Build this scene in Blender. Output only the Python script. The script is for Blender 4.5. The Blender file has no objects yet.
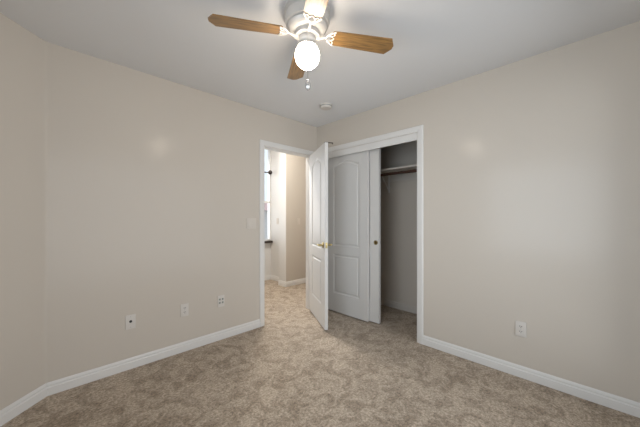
import bpy, bmesh, math, random
from mathutils import Vector, Matrix
random.seed(7)
scene = bpy.context.scene
COL = scene.collection
PI = math.pi

# ---------------------------------------------------------------- camera
F_PX = 276.7
cam_d = bpy.data.cameras.new('camera')
cam_d.sensor_width = 36.0
cam_d.lens = F_PX / 640 * 36
cam_d.shift_y = 3.3 / 640
cam_d.clip_start = 0.02
cam = bpy.data.objects.new('camera', cam_d)
COL.objects.link(cam)
cam.location = (-2.5976, -2.682, 1.233)
cam.rotation_euler = (PI / 2, 0, math.radians(45.29) - PI / 2)
scene.camera = cam

# ---------------------------------------------------------------- light
vs = scene.view_settings
vs.view_transform = 'Standard'
vs.look = 'None'
vs.gamma = 1
vs.use_curve_mapping = False
vs.exposure = 0.12
scene.cycles.use_denoising = True
scene.cycles.max_bounces = 10
scene.cycles.diffuse_bounces = 7
scene.cycles.sample_clamp_indirect = 6

world = bpy.data.worlds.new('world')
scene.world = world
world.use_nodes = True
bg = world.node_tree.nodes['Background']
bg.inputs[0].default_value = (0.80, 0.90, 1.0, 1)
bg.inputs[1].default_value = 1.1


def area(name, loc, target, sx, sy, power, col, spread=180):
    l = bpy.data.lights.new(name, 'AREA')
    l.shape = 'RECTANGLE'
    l.size, l.size_y = sx, sy
    l.energy = power
    l.color = col
    l.spread = math.radians(spread)
    o = bpy.data.objects.new(name, l)
    COL.objects.link(o)
    o.location = loc
    o.rotation_euler = (Vector(target) - Vector(loc)).to_track_quat('-Z', 'Y').to_euler()
    return o


# daylight falling in through the bedroom window behind the camera and the hall window, plus an added side fill
area('bedroom_daylight', (-3.24, -2.00, 1.30), (0, -2.10, 1.25), 1.5, 1.5, 20, (0.80, 0.90, 1.0), 130)
area('side_fill', (-1.50, -3.16, 1.20), (-1.60, 0, 1.20), 2.75, 1.95, 31, (0.97, 0.98, 1.0))  # added fill for the left wall, shining through a made-up wide window
area('hall_daylight', (-0.25, 2.12, 1.55), (-0.25, 0, 1.35), 1.4, 1.45, 28, (0.95, 0.97, 1.0))
GLOBE_POWER = 31.0
HALL_LAMP = 175.0

# ---------------------------------------------------------------- materials


def new_mat(name):
    m = bpy.data.materials.new(name)
    m.use_nodes = True
    nt = m.node_tree
    return m, nt, nt.nodes['Principled BSDF']


def N(nt, t, **kw):
    n = nt.nodes.new(t)
    for k, v in kw.items():
        setattr(n, k, v)
    return n


def plain(name, col, rough=0.5, metal=0.0, spec=0.5, bump=None, coat=0.0):
    m, nt, b = new_mat(name)
    b.inputs['Base Color'].default_value = (*col, 1)
    b.inputs['Roughness'].default_value = rough
    b.inputs['Metallic'].default_value = metal
    b.inputs['Specular IOR Level'].default_value = spec
    b.inputs['Coat Weight'].default_value = coat
    if bump:
        sc_, st = bump
        tc = N(nt, 'ShaderNodeTexCoord')
        nz = N(nt, 'ShaderNodeTexNoise')
        nz.inputs['Scale'].default_value = sc_
        nz.inputs['Detail'].default_value = 3
        bp = N(nt, 'ShaderNodeBump')
        bp.inputs['Strength'].default_value = st
        bp.inputs['Distance'].default_value = 0.002
        nt.links.new(tc.outputs['Object'], nz.inputs['Vector'])
        nt.links.new(nz.outputs['Fac'], bp.inputs['Height'])
        nt.links.new(bp.outputs['Normal'], b.inputs['Normal'])
    return m


M = {}
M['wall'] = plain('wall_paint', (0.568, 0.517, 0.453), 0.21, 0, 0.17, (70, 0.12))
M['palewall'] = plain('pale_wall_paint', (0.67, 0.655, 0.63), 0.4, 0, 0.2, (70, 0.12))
M['ceiling'] = plain('ceiling_paint', (0.73, 0.73, 0.73), 0.75, 0, 0.2, (90, 0.15))
M['trim'] = plain('white_trim_paint', (0.70, 0.685, 0.66), 0.38, 0, 0.3)
M['door'] = plain('white_door_paint', (0.62, 0.605, 0.58), 0.42, 0, 0.12, (160, 0.05))
M['plate'] = plain('white_plastic', (0.62, 0.585, 0.54), 0.4, 0, 0.3)
M['almond'] = plain('almond_plastic', (0.60, 0.55, 0.49), 0.4, 0, 0.3)
M['slot'] = plain('dark_slot', (0.03, 0.03, 0.03), 0.6)
M['grey'] = plain('grey_jack', (0.22, 0.24, 0.22), 0.5)
M['brass'] = plain('brass', (0.40, 0.32, 0.15), 0.32, 1.0)
M['darkbrass'] = plain('aged_brass', (0.28, 0.20, 0.09), 0.35, 1.0)
M['steel'] = plain('steel', (0.45, 0.45, 0.45), 0.3, 1.0)
M['motor'] = plain('pewter_enamel', (0.52, 0.50, 0.47), 0.42, 0.2, 0.5)
M['cream'] = plain('cream_enamel', (0.74, 0.71, 0.64), 0.35, 0.0)
M['fob'] = plain('glass_fob', (0.55, 0.54, 0.52), 0.1, 0.6)
M['dark'] = plain('dark_bronze', (0.03, 0.02, 0.015), 0.4)
M['rodwood'] = plain('dark_stained_rod', (0.055, 0.022, 0.013), 0.45)
M['shelf'] = plain('painted_shelf', (0.56, 0.52, 0.47), 0.5)
M['housewall'] = plain('pale_stucco', (0.75, 0.74, 0.74), 0.9)
M['houseroof'] = plain('pink_tile', (0.62, 0.42, 0.40), 0.9)
M['ground'] = plain('outside_ground', (0.4, 0.4, 0.36), 0.95)

# oak blade (grain along the blade's own X)
m, nt, b = new_mat('oak_blade')
tc = N(nt, 'ShaderNodeTexCoord')
mp = N(nt, 'ShaderNodeMapping')
mp.inputs['Scale'].default_value = (5, 60, 5)
nz = N(nt, 'ShaderNodeTexNoise')
nz.inputs['Scale'].default_value = 1.6
nz.inputs['Detail'].default_value = 5
nz.inputs['Distortion'].default_value = 0.6
rp = N(nt, 'ShaderNodeValToRGB')
rp.color_ramp.elements[0].position = 0.32
rp.color_ramp.elements[0].color = (0.15, 0.082, 0.030, 1)
rp.color_ramp.elements[1].position = 0.70
rp.color_ramp.elements[1].color = (0.37, 0.205, 0.068, 1)
nt.links.new(tc.outputs['Object'], mp.inputs['Vector'])
nt.links.new(mp.outputs['Vector'], nz.inputs['Vector'])
nt.links.new(nz.outputs['Fac'], rp.inputs['Fac'])
nt.links.new(rp.outputs['Color'], b.inputs['Base Color'])
b.inputs['Roughness'].default_value = 0.33
b.inputs['Specular IOR Level'].default_value = 0.5
b.inputs['Coat Weight'].default_value = 0.25
b.inputs['Coat Roughness'].default_value = 0.28
M['oak'] = m

# lit opal globe
m, nt, b = new_mat('lit_opal_glass')
b.inputs['Base Color'].default_value = (0.9, 0.87, 0.82, 1)
b.inputs['Roughness'].default_value = 0.25
b.inputs['Emission Color'].default_value = (1.0, 0.87, 0.72, 1)
b.inputs['Emission Strength'].default_value = GLOBE_POWER
M['globe'] = m

# window glass: lets light straight through, mirrors a little
m, nt, b = new_mat('window_glass')
nt.nodes.remove(b)
tr = N(nt, 'ShaderNodeBsdfTransparent')
gl = N(nt, 'ShaderNodeBsdfGlossy')
gl.inputs['Roughness'].default_value = 0.02
fr = N(nt, 'ShaderNodeFresnel')
fr.inputs['IOR'].default_value = 1.45
mx = N(nt, 'ShaderNodeMixShader')
nt.links.new(fr.outputs[0], mx.inputs[0])
nt.links.new(tr.outputs[0], mx.inputs[1])
nt.links.new(gl.outputs[0], mx.inputs[2])
nt.links.new(mx.outputs[0], nt.nodes['Material Output'].inputs['Surface'])
M['glass'] = m

# carpet: tufts, and the nap brushed different ways in patches
m, nt, b = new_mat('beige_carpet')
tc = N(nt, 'ShaderNodeTexCoord')
big = N(nt, 'ShaderNodeTexNoise')
big.inputs['Scale'].default_value = 8.0
big.inputs['Detail'].default_value = 8
big.inputs['Roughness'].default_value = 0.7
big.inputs['Distortion'].default_value = 1.1
fine = N(nt, 'ShaderNodeTexNoise')
fine.inputs['Scale'].default_value = 62
fine.inputs['Detail'].default_value = 6
fine.inputs['Roughness'].default_value = 0.82
for n in (big, fine):
    nt.links.new(tc.outputs['Object'], n.inputs['Vector'])
r1 = N(nt, 'ShaderNodeValToRGB')
r1.color_ramp.elements[0].position = 0.40
r1.color_ramp.elements[0].color = (0.32, 0.255, 0.19, 1)
r1.color_ramp.elements[1].position = 0.56
r1.color_ramp.elements[1].color = (0.50, 0.413, 0.322, 1)
r2 = N(nt, 'ShaderNodeValToRGB')
r2.color_ramp.elements[0].position = 0.33
r2.color_ramp.elements[0].color = (0.34, 0.325, 0.31, 1)
r2.color_ramp.elements[1].position = 0.66
r2.color_ramp.elements[1].color = (1.46, 1.46, 1.46, 1)
mul = N(nt, 'ShaderNodeMix', data_type='RGBA', blend_type='MULTIPLY')
mul.inputs['Factor'].default_value = 1.0
nt.links.new(big.outputs['Fac'], r1.inputs['Fac'])
nt.links.new(fine.outputs['Fac'], r2.inputs['Fac'])
nt.links.new(r1.outputs['Color'], mul.inputs['A'])
nt.links.new(r2.outputs['Color'], mul.inputs['B'])
nt.links.new(mul.outputs['Result'], b.inputs['Base Color'])
bp = N(nt, 'ShaderNodeBump')
bp.inputs['Strength'].default_value = 0.5
bp.inputs['Distance'].default_value = 0.006
nt.links.new(fine.outputs['Fac'], bp.inputs['Height'])
nt.links.new(bp.outputs['Normal'], b.inputs['Normal'])
b.inputs['Roughness'].default_value = 0.95
b.inputs['Specular IOR Level'].default_value = 0.1
b.inputs['Sheen Weight'].default_value = 0.15
M['carpet'] = m

# ---------------------------------------------------------------- mesh helpers


class MB:
    def __init__(self):
        self.bm = bmesh.new()

    def box(self, x0, x1, y0, y1, z0, z1, bevel=0):
        r = bmesh.ops.create_cube(self.bm, size=1)
        vs_ = r['verts']
        for v in vs_:
            v.co = Vector(((x0 + x1) / 2 + v.co.x * (x1 - x0), (y0 + y1) / 2 + v.co.y * (y1 - y0), (z0 + z1) / 2 + v.co.z * (z1 - z0)))
        if bevel:
            es = list({e for v in vs_ for e in v.link_edges})
            bmesh.ops.bevel(self.bm, geom=es, offset=bevel, segments=2, affect='EDGES', profile=0.6)
        return self

    def prism(self, pts, d, frame=None):
        """polygon pts (3D vectors) extruded by vector d"""
        a = [self.bm.verts.new(Vector(p)) for p in pts]
        c = [self.bm.verts.new(Vector(p) + Vector(d)) for p in pts]
        self.bm.faces.new(a)
        self.bm.faces.new(c[::-1])
        n = len(a)
        for i in range(n):
            j = (i + 1) % n
            self.bm.faces.new((a[j], a[i], c[i], c[j]))
        return self

    def lathe(self, prof, seg=32, cen=(0, 0, 0), axis='Z'):
        rings = []
        for r, z in prof:
            ring = []
            for k in range(seg):
                t = 2 * PI * k / seg
                if axis == 'Z':
                    p = (r * math.cos(t), r * math.sin(t), z)
                elif axis == 'Y':
                    p = (r * math.cos(t), z, r * math.sin(t))
                else:
                    p = (z, r * math.cos(t), r * math.sin(t))
                ring.append(self.bm.verts.new(Vector(p) + Vector(cen)))
            rings.append(ring)
        for a, c in zip(rings, rings[1:]):
            for k in range(seg):
                j = (k + 1) % seg
                self.bm.faces.new((a[k], a[j], c[j], c[k]))
        self.bm.faces.new(rings[0][::-1])
        self.bm.faces.new(rings[-1])
        return self

    def tube(self, pts, r, seg=8, flat=1.0):
        pts = [Vector(p) for p in pts]
        rr = r if isinstance(r, (list, tuple)) else [r] * len(pts)
        rings = []
        up = None
        for i, p in enumerate(pts):
            t = (pts[min(i + 1, len(pts) - 1)] - pts[max(i - 1, 0)]).normalized()
            if up is None:
                up = Vector((0, 0, 1)) if abs(t.z) < 0.9 else Vector((1, 0, 0))
            n1 = t.cross(up)
            if n1.length < 1e-4:
                n1 = t.cross(Vector((0, 1, 0)))
            n1.normalize()
            n2 = t.cross(n1).normalized()
            rings.append([self.bm.verts.new(p + n1 * rr[i] * math.cos(2 * PI * k / seg) + n2 * rr[i] * flat * math.sin(2 * PI * k / seg)) for k in range(seg)])
        for a, c in zip(rings, rings[1:]):
            for k in range(seg):
                j = (k + 1) % seg
                self.bm.faces.new((a[k], a[j], c[j], c[k]))
        self.bm.faces.new(rings[0][::-1])
        self.bm.faces.new(rings[-1])
        return self

    def ball(self, c, r, sz=1.0):
        q = bmesh.ops.create_uvsphere(self.bm, u_segments=20, v_segments=12, radius=r)
        for v in q['verts']:
            v.co = Vector((v.co.x, v.co.y, v.co.z * sz)) + Vector(c)
        return self

    def xf(self, mat):
        bmesh.ops.transform(self.bm, matrix=mat, verts=self.bm.verts)
        return self

    def build(self, name, mat, parent=None, smooth=True, angle=35):
        bmesh.ops.recalc_face_normals(self.bm, faces=self.bm.faces)
        me = bpy.data.meshes.new(name)
        self.bm.to_mesh(me)
        self.bm.free()
        me.materials.append(mat)
        if smooth:
            for p in me.polygons:
                p.use_smooth = True
            me.set_sharp_from_angle(angle=math.radians(angle))
        o = bpy.data.objects.new(name, me)
        COL.objects.link(o)
        if parent:
            o.parent = parent
        return o


def tag(o, label=None, cat=None, group=None, kind=None):
    if label:
        o['label'] = label
    if cat:
        o['category'] = cat
    if group:
        o['group'] = group
    if kind:
        o['kind'] = kind
    return o


def empty(name, loc, rz=0):
    o = bpy.data.objects.new(name, None)
    COL.objects.link(o)
    o.location = loc
    o.rotation_euler = (0, 0, rz)
    o.empty_display_size = 0.1
    return o


H = 2.44
HH = 2.74                       # hall ceiling
T = 0.115                       # wall thickness
# doorway in the left wall (plane y=0)
DX0, DX1, DH = -0.835, -0.096, 2.038
# closet opening in the right wall (plane x=0)
CY0, CY1, CH = -1.420, -0.136, 2.062
RX, RY = -3.03, -2.95           # walls behind the camera
BX = -2.60                      # where the left wall bends
CBX, CRY = 0.755, -1.60         # closet back wall and right end
HY1, HY2 = 1.20, 1.88           # hall walls
HX0, HX1 = -1.70, 1.70

# ---------------------------------------------------------------- structure
# floor: one carpet running through room, closet and hall
mb = MB()
mb.box(RX - 0.25, HX1 + 0.15, RY - 0.25, HY2 + 0.14, -0.06, 0.0)
tag(mb.build('floor', M['carpet'], smooth=False), 'beige cut pile carpet with brushed patches covering the whole floor', 'carpet', kind='structure')
mb = MB()
mb.box(RX - 0.25, HX1 + 0.15, RY - 0.25, T, H, HH + 0.08)
tag(mb.build('ceiling', M['ceiling'], smooth=False), 'flat pale grey white ceiling above the ceiling fan', 'ceiling', kind='structure')
mb = MB()
mb.box(HX0 - T, HX1 + 0.15, T, HY2 + 0.14, HH, HH + 0.08)
tag(mb.build('ceiling_hall', M['ceiling'], smooth=False), 'pale ceiling over the hall beyond the doorway', 'ceiling', kind='structure')

# left wall with the doorway; runs on as the closet's end wall
mb = MB()
R_F = 0.035
TL = R_F * math.tan(PI / 8)
mb.box(BX + TL, DX0, 0, T, 0, H)
mb.box(DX0, DX1, 0, T, DH, H)
mb.box(DX1, CBX + T, 0, T, 0, H)
tag(mb.build('wall_left', M['wall'], smooth=False), 'beige wall on the left with the open doorway', 'wall', kind='structure')

# angled wall with a softly rounded corner where it meets the left wall
mb = MB()
c0 = Vector((BX + TL, -R_F))
pts = []
for i in range(13):
    a = PI / 2 + (PI / 4) * i / 12
    pts.append((c0.x + R_F * math.cos(a), c0.y + R_F * math.sin(a), 0))
pts += [(RX, -(BX - RX), 0), (RX - T, -(BX - RX) + 0.02, 0), (BX - 0.05, T, 0), (BX + TL, T, 0)]
mb.prism(pts, (0, 0, H))
tag(mb.build('wall_left_angled', M['wall']), 'short angled beige wall at the far left edge beyond the rounded corner', 'wall', kind='structure')

# right wall with the closet opening
mb = MB()
mb.box(0, T, RY, CY0, 0, H)
mb.box(0, T, CY0, CY1, CH, H)
mb.box(0, T, CY1, 0, 0, H)
tag(mb.build('wall_right', M['wall'], smooth=False), 'beige wall on the right with the closet opening', 'wall', kind='structure')

# walls behind the camera, each with a window opening; the wide one is made up for fill
WY0, WY1, WZ0, WZ1 = -2.75, -1.25, 0.60, 2.05
mb = MB()
mb.box(RX - T, RX, RY - T, WY0, 0, H)
mb.box(RX - T, RX, WY1, -(BX - RX) + 0.02, 0, H)
mb.box(RX - T, RX, WY0, WY1, 0, WZ0)
mb.box(RX - T, RX, WY0, WY1, WZ1, H)
tag(mb.build('wall_back_left', M['wall'], smooth=False), 'beige window wall behind the camera facing the closet', 'wall', kind='structure')
VX0, VX1, VZ0, VZ1 = -2.85, -0.15, 0.22, 2.15
mb = MB()
mb.box(RX, VX0, RY - T, RY, 0, H)
mb.box(VX1, T, RY - T, RY, 0, H)
mb.box(VX0, VX1, RY - T, RY, 0, VZ0)
mb.box(VX0, VX1, RY - T, RY, VZ1, H)
tag(mb.build('wall_back_right', M['wall'], smooth=False), 'beige wall behind the camera facing the doorway, with an added fill opening', 'wall', kind='structure')

# closet walls
mb = MB()
mb.box(CBX, CBX + T, CRY - T, 0, 0, H)
tag(mb.build('wall_closet_back', M['wall'], smooth=False), 'beige back wall inside the closet behind the sliding doors', 'wall', kind='structure')
mb = MB()
mb.box(T, CBX, CRY - T, CRY, 0, H)
tag(mb.build('wall_closet_end', M['wall'], smooth=False), 'beige right end wall inside the closet', 'wall', kind='structure')

# hall walls
PX = 0.401
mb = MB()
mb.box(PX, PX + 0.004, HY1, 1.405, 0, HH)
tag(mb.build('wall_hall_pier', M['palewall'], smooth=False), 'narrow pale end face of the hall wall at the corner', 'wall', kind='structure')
mb = MB()
mb.box(PX + 0.004, HX1, HY1, 1.405, 0, HH)
tag(mb.build('wall_hall_right', M['wall'], smooth=False), 'beige hall wall seen through the doorway on the right', 'wall', kind='structure')
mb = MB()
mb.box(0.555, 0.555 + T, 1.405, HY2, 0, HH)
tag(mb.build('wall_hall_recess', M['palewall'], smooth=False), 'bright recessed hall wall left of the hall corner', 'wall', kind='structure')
QX0, QX1, QZ0, QZ1 = -0.95, 0.555, 0.78, 2.62
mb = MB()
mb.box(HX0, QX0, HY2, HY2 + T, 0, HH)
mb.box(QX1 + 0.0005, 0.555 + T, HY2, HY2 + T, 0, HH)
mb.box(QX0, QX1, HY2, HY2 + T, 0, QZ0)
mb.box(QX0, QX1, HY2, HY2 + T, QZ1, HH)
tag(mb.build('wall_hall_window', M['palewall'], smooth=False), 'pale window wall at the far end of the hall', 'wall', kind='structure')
mb = MB()
mb.box(HX0 - T, HX0, T, HY2 + T, 0, HH)
tag(mb.build('wall_hall_left', M['wall'], smooth=False), 'beige wall closing the left end of the hall', 'wall', kind='structure')
mb = MB()
mb.box(HX1, HX1 + T, T - 0.2, HY1, 0, H)
mb.box(HX1, HX1 + T, T, HY1, H, HH)
mb.box(CBX + T, HX1, T - 0.2, T, 0, H)
tag(mb.build('wall_hall_end', M['wall'], smooth=False), 'beige wall closing the right end of the hall', 'wall', kind='structure')


# ---- trim: a moulded profile run along a straight wall foot
def base(name, p0, p1, n, label, h=0.088, mat='trim'):
    """p0->p1 along the wall foot, n = unit normal into the room"""
    n = Vector((n[0], n[1], 0))
    prof = [(0, 0.001), (0.015, 0.001), (0.015, h * 0.62), (0.0105, h * 0.67), (0.0090, h * 0.71), (0.0105, h * 0.75), (0.0105, h * 0.84), (0.006, h * 0.95), (0.003, h), (0, h)]
    a = Vector((*p0, 0))
    mb = MB()
    mb.prism([a + n * d + Vector((0, 0, z)) for d, z in prof], Vector((*p1, 0)) - a)
    return tag(mb.build(name, M[mat], angle=25), label, 'baseboard', kind='structure')


s2 = math.sqrt(0.5)
CW = 0.058                                  # casing width
base('baseboard_left', (BX + 0.005, 0), (DX0 - CW - 0.005, 0), (0, -1), 'white moulded baseboard along the left wall up to the doorway')
base('baseboard_corner', (DX1 + CW + 0.005, 0), (0, 0), (0, -1), 'short white baseboard between the doorway and the room corner')
base('baseboard_left_angled', (BX, 0), (RX, -(BX - RX)), (s2, -s2), 'white baseboard along the angled wall at far left')
base('baseboard_right', (0, CY0 - CW - 0.005), (0, RY), (-1, 0), 'white moulded baseboard along the right wall from the closet')
base('baseboard_right_corner', (0, 0), (0, CY1 + CW + 0.005), (-1, 0), 'short white baseboard between the room corner and closet')
base('baseboard_back_left', (RX, -(BX - RX)), (RX, RY), (1, 0), 'white baseboard behind the camera under the left window')
base('baseboard_back_right', (RX, RY), (0, RY), (0, 1), 'white baseboard behind the camera under the added right window')
base('baseboard_closet_back', (CBX, CRY), (CBX, 0), (-1, 0), 'pale baseboard at the back of the closet', mat='shelf')
base('baseboard_closet_end', (T, CRY), (CBX, CRY), (0, 1), 'pale baseboard on the right end wall in the closet', mat='shelf')
base('baseboard_hall_right', (PX - 0.012, HY1), (HX1, HY1), (0, -1), 'white baseboard under the beige hall wall')
base('baseboard_hall_pier', (PX, HY1 - 0.012), (PX, 1.405), (-1, 0), 'white baseboard around the end of the hall corner')
base('baseboard_hall_recess', (0.555, 1.405), (0.555, HY2), (-1, 0), 'white baseboard in the bright hall recess')
base('baseboard_hall_window', (HX0, HY2), (0.555, HY2), (0, -1), 'white baseboard under the hall window')


def casing(name, label, axis, a0, a1, top, plane, side, w=CW):
    """moulded U-shaped casing round an opening; axis 'x' or 'y'; side = direction it stands proud"""
    prof = [(0, 0), (0, 0.009), (0.006, 0.012), (0.016, 0.012), (0.020, 0.0145), (w - 0.008, 0.0165), (w - 0.002, 0.013), (w, 0.008), (w, 0)]
    mb = MB()
    rings = []
    rv = 0.005                              # reveal
    for (px, pz, ox, oz) in ((a0 - rv, 0.001, -1, 0), (a0 - rv, top + rv, -1, 1), (a1 + rv, top + rv, 1, 1), (a1 + rv, 0.001, 1, 0)):
        ring = []
        for d, t in prof:
            al, z, q = px + ox * d, pz + oz * d, plane + side * t
            ring.append(mb.bm.verts.new((al, q, z) if axis == 'x' else (q, al, z)))
        rings.append(ring)
    n = len(prof)
    for A, B in zip(rings, rings[1:]):
        for k in range(n):
            j = (k + 1) % n
            mb.bm.faces.new((A[k], A[j], B[j], B[k]))
    mb.bm.faces.new(rings[0])
    mb.bm.faces.new(rings[-1][::-1])
    return tag(mb.build(name, M['trim'], angle=20), label, 'door trim', kind='structure')


JT = 0.018
casing('trim_1', 'white moulded casing framing the open doorway', 'x', DX0, DX1, DH, 0, -1)
casing('trim_2', 'white casing on the hall side of the doorway', 'x', DX0, DX1, DH, T, 1)
casing('trim_3', 'white moulded casing framing the closet opening', 'y', CY0, CY1, CH, 0, -1)
# door jamb lining with stops
mb = MB()
for x0, x1, s0, s1 in ((DX0 - 0.001, DX0 + 0.003, DX0, DX0 + 0.012), (DX1 - 0.003, DX1 + 0.001, DX1 - 0.012, DX1)):
    mb.box(x0, x1, -0.001, T + 0.001, 0.001, DH)
    mb.box(s0, s1, 0.045, 0.08, 0.001, DH - 0.002)
mb.box(DX0, DX1, -0.001, T + 0.001, DH - 0.003, DH + 0.001)
mb.box(DX0, DX1, 0.045, 0.08, DH - 0.012, DH)
tag(mb.build('trim_4', M['trim'], smooth=False), 'white jamb lining inside the doorway', 'door trim', kind='structure')
mb = MB()
mb.box(-0.001, T + 0.001, CY0 - 0.001, CY0 + 0.004, 0.001, CH)
mb.box(-0.001, T + 0.001, CY1 - 0.004, CY1 + 0.001, 0.001, CH)
mb.box(-0.001, T + 0.001, CY0, CY1, CH - 0.004, CH + 0.001)
tag(mb.build('trim_5', M['trim'], smooth=False), 'white jamb lining inside the closet opening', 'door trim', kind='structure')
# fascia board that hides the sliding track
mb = MB()
mb.box(0.004, 0.022, CY0 + 0.004, CY1 - 0.004, 1.992, CH - 0.004)
tag(mb.build('trim_6', M['trim'], smooth=False), 'flat white fascia board across the closet head above the doors', 'door trim', kind='structure')


# ---- windows
def window(name, label, axis, a0, a1, z0, z1, q0, q1, meet, inset=0.0):
    """single hung window filling an opening; q0..q1 = depth range of its frame"""
    root = empty(name, ((a0 + a1) / 2, (q0 + q1) / 2, z0) if axis == 'x' else ((q0 + q1) / 2, (a0 + a1) / 2, z0))
    L = root.location

    def bx(mb, u0, u1, v0, v1, p0, p1):
        if axis == 'x':
            mb.box(u0 - L.x, u1 - L.x, p0 - L.y, p1 - L.y, v0 - L.z, v1 - L.z)
        else:
            mb.box(p0 - L.x, p1 - L.x, u0 - L.y, u1 - L.y, v0 - L.z, v1 - L.z)
    fw = 0.014
    mb = MB()
    bx(mb, a0, a0 + fw, z0, z1, q0, q1)
    bx(mb, a1 - fw, a1, z0, z1, q0, q1)
    bx(mb, a0 + fw, a1 - fw, z0, z0 + fw, q0, q1)
    bx(mb, a0 + fw, a1 - fw, z1 - fw, z1, q0, q1)
    mb.build('window_frame', M['trim'], root, smooth=False)
    mb = MB()
    bx(mb, a0 + fw, a1 - fw, meet - 0.02, meet + 0.02, q0 + 0.008, q1 - 0.008)
    mb.build('meeting_rail', M['trim'], root, smooth=False)
    qm = (q0 + q1) / 2
    for v0, v1 in ((z0 + fw, meet - 0.02), (meet + 0.02, z1 - fw)):
        mb = MB()
        bx(mb, a0 + fw, a1 - fw, v0, v1, qm - 0.002, qm + 0.002)
        mb.build('pane', M['glass'], root, smooth=False)
    return tag(root, label, 'window', kind='structure')


window('window_1', 'white window behind the camera facing the closet', 'y', WY0, WY1, WZ0, WZ1, RX - 0.09, RX - 0.03, 1.5)
window('window_added', 'added unseen wide window behind the camera, letting fill onto the left wall', 'x', VX0, VX1, VZ0, VZ1, RY - 0.09, RY - 0.03, 1.5)  # made-up glazing, nearly wall-wide so the fill has no visible edges
window('window_3', 'bright window at the far end of the hall', 'x', QX0, QX1, QZ0, QZ1, HY2 + 0.004, HY2 + 0.05, 1.52)
mb = MB()
mb.box(QX0 - 0.02, 0.550, HY2 - 0.07, HY2 - 0.001, 0.725, 0.765, 0.004)
tag(mb.build('window_ledge', M['dark']), 'dark ledge below the bright hall window', 'ledge', kind='thing')

# ---------------------------------------------------------------- moulded doors


def offset_poly(p, d):
    """offset a closed CCW polygon inwards by d (2D tuples)"""
    n = len(p)
    out = []
    for i in range(n):
        a, b_, c = Vector(p[i - 1]), Vector(p[i]), Vector(p[(i + 1) % n])
        e1, e2 = (b_ - a).normalized(), (c - b_).normalized()
        n1, n2 = Vector((-e1.y, e1.x)), Vector((-e2.y, e2.x))
        k = n1 + n2
        k = k / max(0.35, k.dot(n1)) if k.length > 1e-6 else n1
        q = b_ + k * d
        out.append((q.x, q.y))
    return out


def panel_outlines(w, stile, z_low0, z_low1, z_top0, z_sh, z_peak):
    low = [(stile, z_low0), (w - stile, z_low0), (w - stile, z_low1), (stile, z_low1)]
    top = [(stile, z_top0), (w - stile, z_top0)]
    n = 22
    for i in range(n + 1):
        u = 1 - 2 * i / n
        s = (0.5 * (1 + math.cos(PI * min(1, abs(u) / 0.92)))) ** 0.62
        top.append((w / 2 + u * (w / 2 - stile), z_sh + (z_peak - z_sh) * s))
    return [low, top]


def moulded_slab(name, w, z0, z1, th, outlines, parent):
    """slab occupying x 0..w, y -th..0, with two moulded panels pressed in both faces"""
    bm = bmesh.new()
    rect = [(0, z0), (w, z0), (w, z1), (0, z1)]
    steps = [(0.0, 0.0), (0.006, 0.0045), (0.014, 0.0075), (0.024, 0.0075), (0.034, 0.0015), (0.046, 0.0005)]
    border = []
    for y, s in ((0.0, -1), (-th, 1)):
        def V(p, d):
            return bm.verts.new((p[0], y + s * d, p[1]))
        rv = [V(p, 0) for p in rect]
        border.append(rv)
        edges = [bm.edges.new((rv[i], rv[(i + 1) % 4])) for i in range(4)]
        for ol in outlines:
            prev = None
            for off, dep in steps:
                pl_ = offset_poly(ol, off) if off else ol
                ring = [V(p, dep) for p in pl_]
                if prev is None:
                    edges += [bm.edges.new((ring[i], ring[(i + 1) % len(ring)])) for i in range(len(ring))]
                else:
                    for i in range(len(ring)):
                        j = (i + 1) % len(ring)
                        bm.faces.new((prev[i], prev[j], ring[j], ring[i]))
                prev = ring
            bm.faces.new(prev)
        bmesh.ops.triangle_fill(bm, use_beauty=True, use_dissolve=False, edges=edges)
    A, B = border
    for i in range(4):
        j = (i + 1) % 4
        bm.faces.new((A[i], A[j], B[j], B[i]))
    mb = MB()
    mb.bm.free()
    mb.bm = bm
    return mb.build(name, M['door'], parent, angle=12)


# entry door, swung into the room on its right hinges
DW = 0.712
door = empty('door_1', (DX1 - 0.005, -0.005, 0), math.radians(241.2))
tag(door, 'white arched panel entry door standing open into the room', 'door', kind='structure')
moulded_slab('leaf', DW, 0.020, 2.032, 0.035, panel_outlines(DW, 0.148, 0.255, 0.755, 0.875, 1.865, 1.925), door)


def lever(side, y):
    """brass lever on the face at local y; side = -1 hall face, +1 closet face"""
    mb = MB()
    ux, z = DW - 0.062, 0.925
    mb.lathe([(0.033, 0), (0.033, 0.005), (0.028, 0.009), (0.014, 0.011), (0.011, 0.016), (0.011, 0.052), (0.0095, 0.063)] if side > 0 else
             [(0.033, 0), (0.033, -0.005), (0.028, -0.009), (0.014, -0.011), (0.011, -0.016), (0.011, -0.052), (0.0095, -0.063)], 24, (ux, y, z), 'Y')
    yy = y + side * 0.056
    mb.tube([(ux + 0.012, yy, z), (ux - 0.01, yy, z), (ux - 0.04, yy, z + 0.004), (ux - 0.08, yy - side * 0.004, z - 0.002), (ux - 0.112, yy - side * 0.008, z - 0.008)],
            [0.007, 0.008, 0.007, 0.0062, 0.005], 10)
    return mb.build('lever_handle', M['brass'], door)


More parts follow.
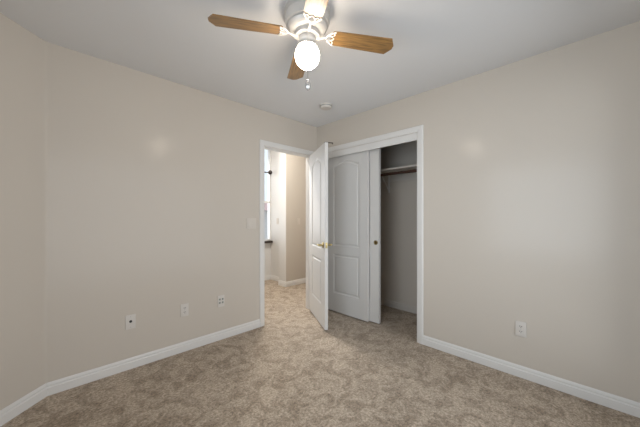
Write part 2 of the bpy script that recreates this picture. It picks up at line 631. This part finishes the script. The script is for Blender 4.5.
lever(-1, -0.035)['label'] = 'brass lever handle on the hall face'
lever(1, 0.0)['label'] = 'brass lever handle on the closet face'
mb = MB()
mb.box(DW - 0.002, DW + 0.0015, -0.030, -0.005, 0.895, 0.955, 0.0005)
mb.box(DW, DW + 0.010, -0.024, -0.011, 0.915, 0.935, 0.002)
mb.build('latch', M['brass'], door)
for z in (0.22, 1.02, 1.82):
    mb = MB()
    mb.lathe([(0.0055, z - 0.045), (0.0055, z + 0.045)], 12, (-0.002, 0.005, 0))
    mb.box(0.0, 0.03, 0.0, 0.002, z - 0.044, z + 0.044)
    mb.build('hinge', M['brass'], door)
mb = MB()
mb.box(DW - 0.030, DW - 0.008, -0.037, 0.060, 2.033, 2.037)
mb.box(DW - 0.030, DW - 0.008, 0.056, 0.060, 2.022, 2.037)
mb.build('hook', M['dark'], door)['label'] = 'small dark hook over the top edge of the door'

# sliding closet doors
SW = 0.655
out_c = panel_outlines(SW, 0.120, 0.255, 0.757, 0.862, 1.88, 1.938)


def slider(name, label, y_right, xf):
    """face towards the room at x = xf; door spans y_right .. y_right + SW"""
    r = empty(name, (xf, y_right, 0), PI / 2)        # local x -> +y, local y -> -x
    tag(r, label, 'closet door', group='sliding closet doors', kind='structure')
    moulded_slab('leaf', SW, 0.018, 2.03, 0.033, out_c, r)
    for u in ((0.043,) if name == 'door_3' else ()):
        mb = MB()
        mb.lathe([(0.020, -0.001), (0.0265, 0.0), (0.0265, 0.002), (0.022, 0.003), (0.0165, 0.0015), (0.0160, 0.0012)], 24, (u, 0, 0.937), 'Y')
        fp = mb.build('finger_pull', M['brass'], r)
        mb = MB()
        mb.lathe([(0.0155, 0.0008), (0.0155, 0.0018), (0.008, 0.0014)], 20, (u, 0, 0.937), 'Y')
        mb.build('pull_cup', M['darkbrass'], fp)
    return r


slider('door_2', 'front white sliding closet door with arched panel beside the open entry door', -0.795, 0.046)
slider('door_3', 'rear white sliding closet door showing only its edge strip and brass finger pull', -0.920, 0.088)

# ---------------------------------------------------------------- ceiling fan
FX, FY = -1.5097, -1.4772
fan = empty('ceiling_fan', (FX, FY, H))
tag(fan, 'oak bladed ceiling fan with a lit round white globe', 'ceiling fan')


def zz(z):
    return z - H


mb = MB()
mb.lathe([(0.132, 0), (0.134, -0.012), (0.128, -0.022), (0.119, -0.028), (0.126, -0.036), (0.129, -0.075), (0.125, -0.088), (0.114, -0.094),
          (0.116, -0.102), (0.109, -0.116), (0.095, -0.126), (0.078, -0.130), (0.0, -0.130)][:-1] + [(0.02, -0.130)], 56)
mb.build('motor_housing', M['motor'], fan)
mb = MB()
mb.lathe([(0.070, -0.128), (0.072, -0.140), (0.070, -0.152), (0.052, -0.156), (0.03, -0.156)], 40)
mb.build('flywheel', M['motor'], fan)
mb = MB()
mb.lathe([(0.046, -0.153), (0.050, -0.160), (0.050, -0.176), (0.047, -0.186), (0.040, -0.192), (0.040, -0.198), (0.052, -0.201), (0.054, -0.212), (0.050, -0.218), (0.03, -0.218)], 40)
mb.build('switch_housing', M['motor'], fan)
# globe: neck inside the fitter, slightly egg shaped
mb = MB()
prof = [(0.036, -0.206), (0.037, -0.214)]
GR, GZ = 0.0715, -0.264
for i in range(1, 24):
    a = math.radians(32) + (PI - math.radians(32)) * i / 24
    prof.append((GR * math.sin(a), GZ + (GR + 0.005) * math.cos(a)))
prof.append((0.003, GZ - GR - 0.005))
mb.lathe(prof, 48)
mb.build('lamp_globe', M['globe'], fan)['label'] = 'round opal glass lamp globe, lit warm white'
# blades + irons
A0 = math.radians(-31.6)
PITCH = math.radians(-10)
bz = zz(2.302)


def blade_mesh():
    mb = MB()
    o = [(0.145, -0.040), (0.155, -0.050), (0.30, -0.055), (0.514, -0.0615), (0.545, -0.014), (0.545, 0.014), (0.514, 0.0615), (0.30, 0.055), (0.155, 0.050), (0.145, 0.040)]
    mb.prism([(x, y, -0.003) for x, y in o], (0, 0, 0.006))
    return mb


def arm_mesh():
    mb = MB()
    z = -0.006
    mb.tube([(0.055, 0, z - 0.010), (0.075, 0, z - 0.012), (0.095, 0, z - 0.004), (0.108, 0, z), (0.118, 0, z)], [0.009, 0.008, 0.006, 0.005, 0.0045], 8, 0.6)
    # crescent hugging the blade root
    arc = []
    for i in range(13):
        t = -1 + 2 * i / 12
        arc.append((0.114 + 0.045 * abs(t) ** 2.0, 0.047 * t, z))
    mb.tube(arc, 0.0046, 8, 0.7)
    # inner wave along the blade root, joined to the crescent by short scrolls
    wave = []
    for i in range(25):
        t = -1 + 2 * i / 24
        wave.append((0.154 + 0.006 * math.cos(3 * PI * t), 0.045 * t, z))
    mb.tube(wave, 0.0032, 8, 0.7)
    for s in (-1, 1):
        mb.tube([(0.116, 0.008 * s, z), (0.128, 0.020 * s, z), (0.140, 0.018 * s, z), (0.149, 0.010 * s, z)], 0.003, 8, 0.7)
        mb.ball((0.160, 0.047 * s, z), 0.006, 0.7)
    return mb


for k in range(4):
    rot = Matrix.Rotation(A0 + k * PI / 2, 4, 'Z')
    if k == 0:
        b0 = blade_mesh().build('blade', M['oak'], fan, angle=30)
        a0_ = arm_mesh().build('blade_arm', M['cream'], fan)
        bl, ar = b0, a0_
    else:
        bl, ar = b0.copy(), a0_.copy()
        COL.objects.link(bl)
        COL.objects.link(ar)
        bl.parent = fan
        ar.parent = fan
    mt = Matrix.Translation((0, 0, bz)) @ rot @ Matrix.Rotation(PITCH, 4, 'X')
    bl.matrix_local = mt
    ar.matrix_local = mt
# pull chain on the side facing the camera, hanging just clear of the globe
ca = math.atan2(-2.682 - FY, -2.5976 - FX) + math.radians(2)
cx_, cy_ = math.cos(ca), math.sin(ca)
mb = MB()
mb.lathe([(0.006, 0.048), (0.006, 0.060), (0.003, 0.064)], 12, (0, 0, 0), 'X')
mb.xf(Matrix.Translation((0, 0, -0.168)) @ Matrix.Rotation(ca, 4, 'Z'))
mb.build('chain_outlet', M['motor'], fan)
mb = MB()
chain = [(0.062, -0.168), (0.069, -0.176), (0.074, -0.195), (0.077, -0.22), (0.078, -0.25), (0.078, -0.450)]
mb.tube([(r * cx_, r * cy_, z) for r, z in chain], 0.0018, 6)
pc = mb.build('pull_chain', M['steel'], fan)
mb = MB()
mb.lathe([(0.002, -0.440), (0.006, -0.444), (0.009, -0.450), (0.008, -0.455), (0.014, -0.464), (0.016, -0.478), (0.012, -0.492), (0.004, -0.500)], 16, (0.078 * cx_, 0.078 * cy_, 0))
mb.build('pull_fob', M['fob'], pc)

# ---------------------------------------------------------------- smoke detector
sd = empty('smoke_detector', (-0.449, -0.603, H))
tag(sd, 'small round white smoke detector on the ceiling above the door', 'smoke detector')
mb = MB()
mb.lathe([(0.068, 0), (0.068, -0.008), (0.064, -0.010), (0.062, -0.026), (0.056, -0.036), (0.040, -0.040), (0.01, -0.040)], 40)
mb.build('body', M['plate'], sd)
mb = MB()
mb.lathe([(0.065, -0.0135), (0.0655, -0.016), (0.0655, -0.019), (0.063, -0.021)], 40)
mb.build('vent_ring', M['grey'], sd)

# ---------------------------------------------------------------- closet fittings
SX = 0.38                                   # shelf front edge
sh = empty('closet_shelf', (CBX, -0.8, 1.80))
tag(sh, 'painted shelf high inside the closet above the hanging rod', 'shelf')
L = sh.location
mb = MB()
mb.box(SX - L.x, -0.002, CRY + 0.004 - L.y, -0.004 - L.y, 0.006, 0.028)
mb.build('board', M['shelf'], sh, smooth=False)
mb = MB()
mb.box(-0.018, -0.001, CRY + 0.004 - L.y, -0.004 - L.y, -0.085, 0.005)
mb.build('cleat', M['shelf'], sh, smooth=False)
for by in (-0.66, -1.36):
    mb = MB()
    y = by - L.y
    mb.box(-0.024, -0.0185, y - 0.012, y + 0.012, -0.24, 0.003)
    mb.box(-0.34, -0.024, y - 0.010, y + 0.010, 0.0, 0.0055)
    mb.tube([(-0.022, y, -0.225), (-0.10, y, -0.13), (-0.21, y, -0.012), (-0.23, y, -0.002)], 0.007, 8)
    mb.tube([(-0.340, y, 0.002), (-0.346, y, -0.012)] + [(-0.325 + 0.0232 * math.cos(a), y, -0.036 + 0.0232 * math.sin(a)) for a in [math.radians(150 + 18 * i) for i in range(11)]], 0.005, 8)
    mb.build('bracket', M['trim'], sh)
mb = MB()
mb.lathe([(0.0175, CRY + 0.004), (0.0175, -0.004)], 20, (0.43, 0, 1.764), 'Y')
tag(mb.build('hanging_rod', M['rodwood']), 'dark brown hanging rod under the closet shelf', 'clothes rod')


# ---------------------------------------------------------------- wall plates
def on_wall(name, loc, wall):
    """local x along the wall, local -y out of the wall"""
    rz = {'A': 0, 'B': -PI / 2, 'R': -PI / 2}[wall]
    return empty(name, loc, rz)


def plate(root, w=0.070, h=0.115, mat='plate'):
    mb = MB()
    mb.box(-w / 2, w / 2, -0.006, -0.0003, -h / 2, h / 2, 0.0025)
    return mb.build('cover_plate', M[mat], root)


def duplex(name, loc, wall, label):
    r = on_wall(name, loc, wall)
    tag(r, label, 'wall outlet')
    plate(r)
    for s in (-1, 1):
        mb = MB()
        pts = []
        for i in range(24):
            a = 2 * PI * i / 24
            pts.append((0.0165 * math.cos(a), -0.0055, s * 0.0195 + max(-0.0125, min(0.0125, 0.0165 * math.sin(a)))))
        mb.prism(pts, (0, -0.002, 0))
        rc = mb.build('receptacle', M['plate'], r, angle=20)
        mb = MB()
        for dx, hh in ((-0.006, 0.0045), (0.006, 0.0035)):
            mb.box(dx - 0.002, dx + 0.002, -0.0082, -0.007, s * 0.0195 + 0.003 - hh, s * 0.0195 + 0.003 + hh)
        mb.lathe([(0.0025, -0.0082), (0.0025, -0.007)], 10, (0, 0, s * 0.0195 - 0.0075), 'Y')
        mb.build('slots', M['slot'], rc, smooth=False)
    mb = MB()
    mb.lathe([(0.003, -0.0072), (0.003, -0.005)], 10, (0, 0, 0), 'Y')
    mb.build('screw', M['steel'], r)
    return r


duplex('wall_outlet', (-1.694, 0, 0.377), 'A', 'white duplex outlet in the middle of three plates on the left wall')
duplex('wall_outlet', (0, -2.257, 0.370), 'B', 'white duplex outlet low on the right wall')
r = on_wall('cable_outlet', (-2.110, 0, 0.380), 'A')
tag(r, 'white cable plate with one dark round jack, leftmost on the left wall', 'cable outlet')
plate(r)
mb = MB()
mb.lathe([(0.0105, -0.0055), (0.0105, -0.008), (0.0085, -0.0085)], 16, (0, 0, 0.004), 'Y')
mb.build('jack', M['slot'], r)
for dz in (-0.042, 0.042):
    mb = MB()
    mb.lathe([(0.003, -0.0072), (0.003, -0.005)], 10, (0, 0, dz), 'Y')
    mb.build('screw', M['steel'], r)
r = on_wall('phone_outlet', (-1.346, 0, 0.385), 'A')
tag(r, 'white plate with four small jacks, nearest the doorway', 'phone outlet')
plate(r)
for dx in (-0.015, 0.015):
    for dz in (-0.014, 0.020):
        mb = MB()
        mb.box(dx - 0.0085, dx + 0.0085, -0.0085, -0.0055, dz - 0.009, dz + 0.009, 0.001)
        mb.build('jack', M['grey'], r)


def rocker(name, loc, wall, label, gang):
    r = on_wall(name, loc, wall)
    tag(r, label, 'light switch')
    plate(r, 0.070 + 0.046 * (gang - 1), mat='almond')
    for g in range(gang):
        gx = (g - (gang - 1) / 2) * 0.046
        mb = MB()
        mb.prism([(gx - 0.0165, -0.005, -0.033), (gx - 0.0165, -0.010, -0.033), (gx - 0.0165, -0.0075, 0), (gx - 0.0165, -0.0065, 0.033), (gx - 0.0165, -0.005, 0.033)], (0.033, 0, 0))
        mb.build('rocker', M['almond'], r, angle=5)
    return r


rocker('light_switch', (-1.000, 0, 1.160), 'A', 'white double rocker switch left of the doorway', 2)
rocker('light_switch', (0.690, HY1, 1.15), 'A', 'single rocker switch on the beige hall wall', 1)
rocker('light_switch', (0.555, 1.66, 1.15), 'R', 'single rocker switch on the bright hall recess wall', 1)

# ---------------------------------------------------------------- hall lamp, curtain rod, outside
hl = empty('hall_ceiling_light', (-0.30, 0.62, HH))
tag(hl, 'flush white ceiling light in the hall beyond the doorway', 'ceiling light')
mb = MB()
mb.lathe([(0.15, 0), (0.15, -0.02), (0.14, -0.025), (0.02, -0.025)], 40)
mb.build('base', M['trim'], hl)
m2, nt2, b2 = new_mat('lit_hall_glass')
b2.inputs['Base Color'].default_value = (0.9, 0.88, 0.84, 1)
b2.inputs['Emission Color'].default_value = (1.0, 0.955, 0.89, 1)
b2.inputs['Emission Strength'].default_value = HALL_LAMP
mb = MB()
mb.lathe([(0.135, -0.024)] + [(0.135 * math.cos(a), -0.024 - 0.07 * math.sin(a)) for a in [PI / 2 * i / 10 for i in range(1, 10)]] + [(0.01, -0.094)], 40)
mb.build('shade', m2, hl)

cr = empty('curtain_rod', (-0.2, HY2 - 0.07, 2.085))
tag(cr, 'dark curtain rod with ball end across the hall window', 'curtain rod')
mb = MB()
mb.lathe([(0.010, -0.85), (0.010, 0.69)], 14, (0, 0, 0), 'X')
mb.build('rod', M['dark'], cr)
for x in (-0.85, 0.69):
    mb = MB()
    mb.ball((x, 0, 0.008), 0.042)
    mb.build('finial', M['dark'], cr)
for x in (-0.80, 0.60):
    mb = MB()
    mb.tube([(x, 0.069, 0), (x, 0.0, 0)], 0.007, 8)
    mb.build('bracket', M['dark'], cr)

mb = MB()
mb.box(-30, 30, HY2 + 0.3, 40, -0.5, -0.3)
tag(mb.build('ground', M['ground'], smooth=False), 'open ground outside the hall window', 'ground', kind='structure')
nh = empty('neighbouring_house', (3.0, 9.0, -0.3))
tag(nh, 'pale house with a pink roof outside the hall window', 'house')
mb = MB()
mb.box(-6, 6, 0, 4, 0, 1.85)
mb.build('wall', M['housewall'], nh, smooth=False)
mb = MB()
mb.prism([(-6.4, -0.4, 1.85), (-6.4, 4.4, 1.85), (-6.4, 2.0, 2.35)], (12.8, 0, 0))
mb.build('roof', M['houseroof'], nh, smooth=False)
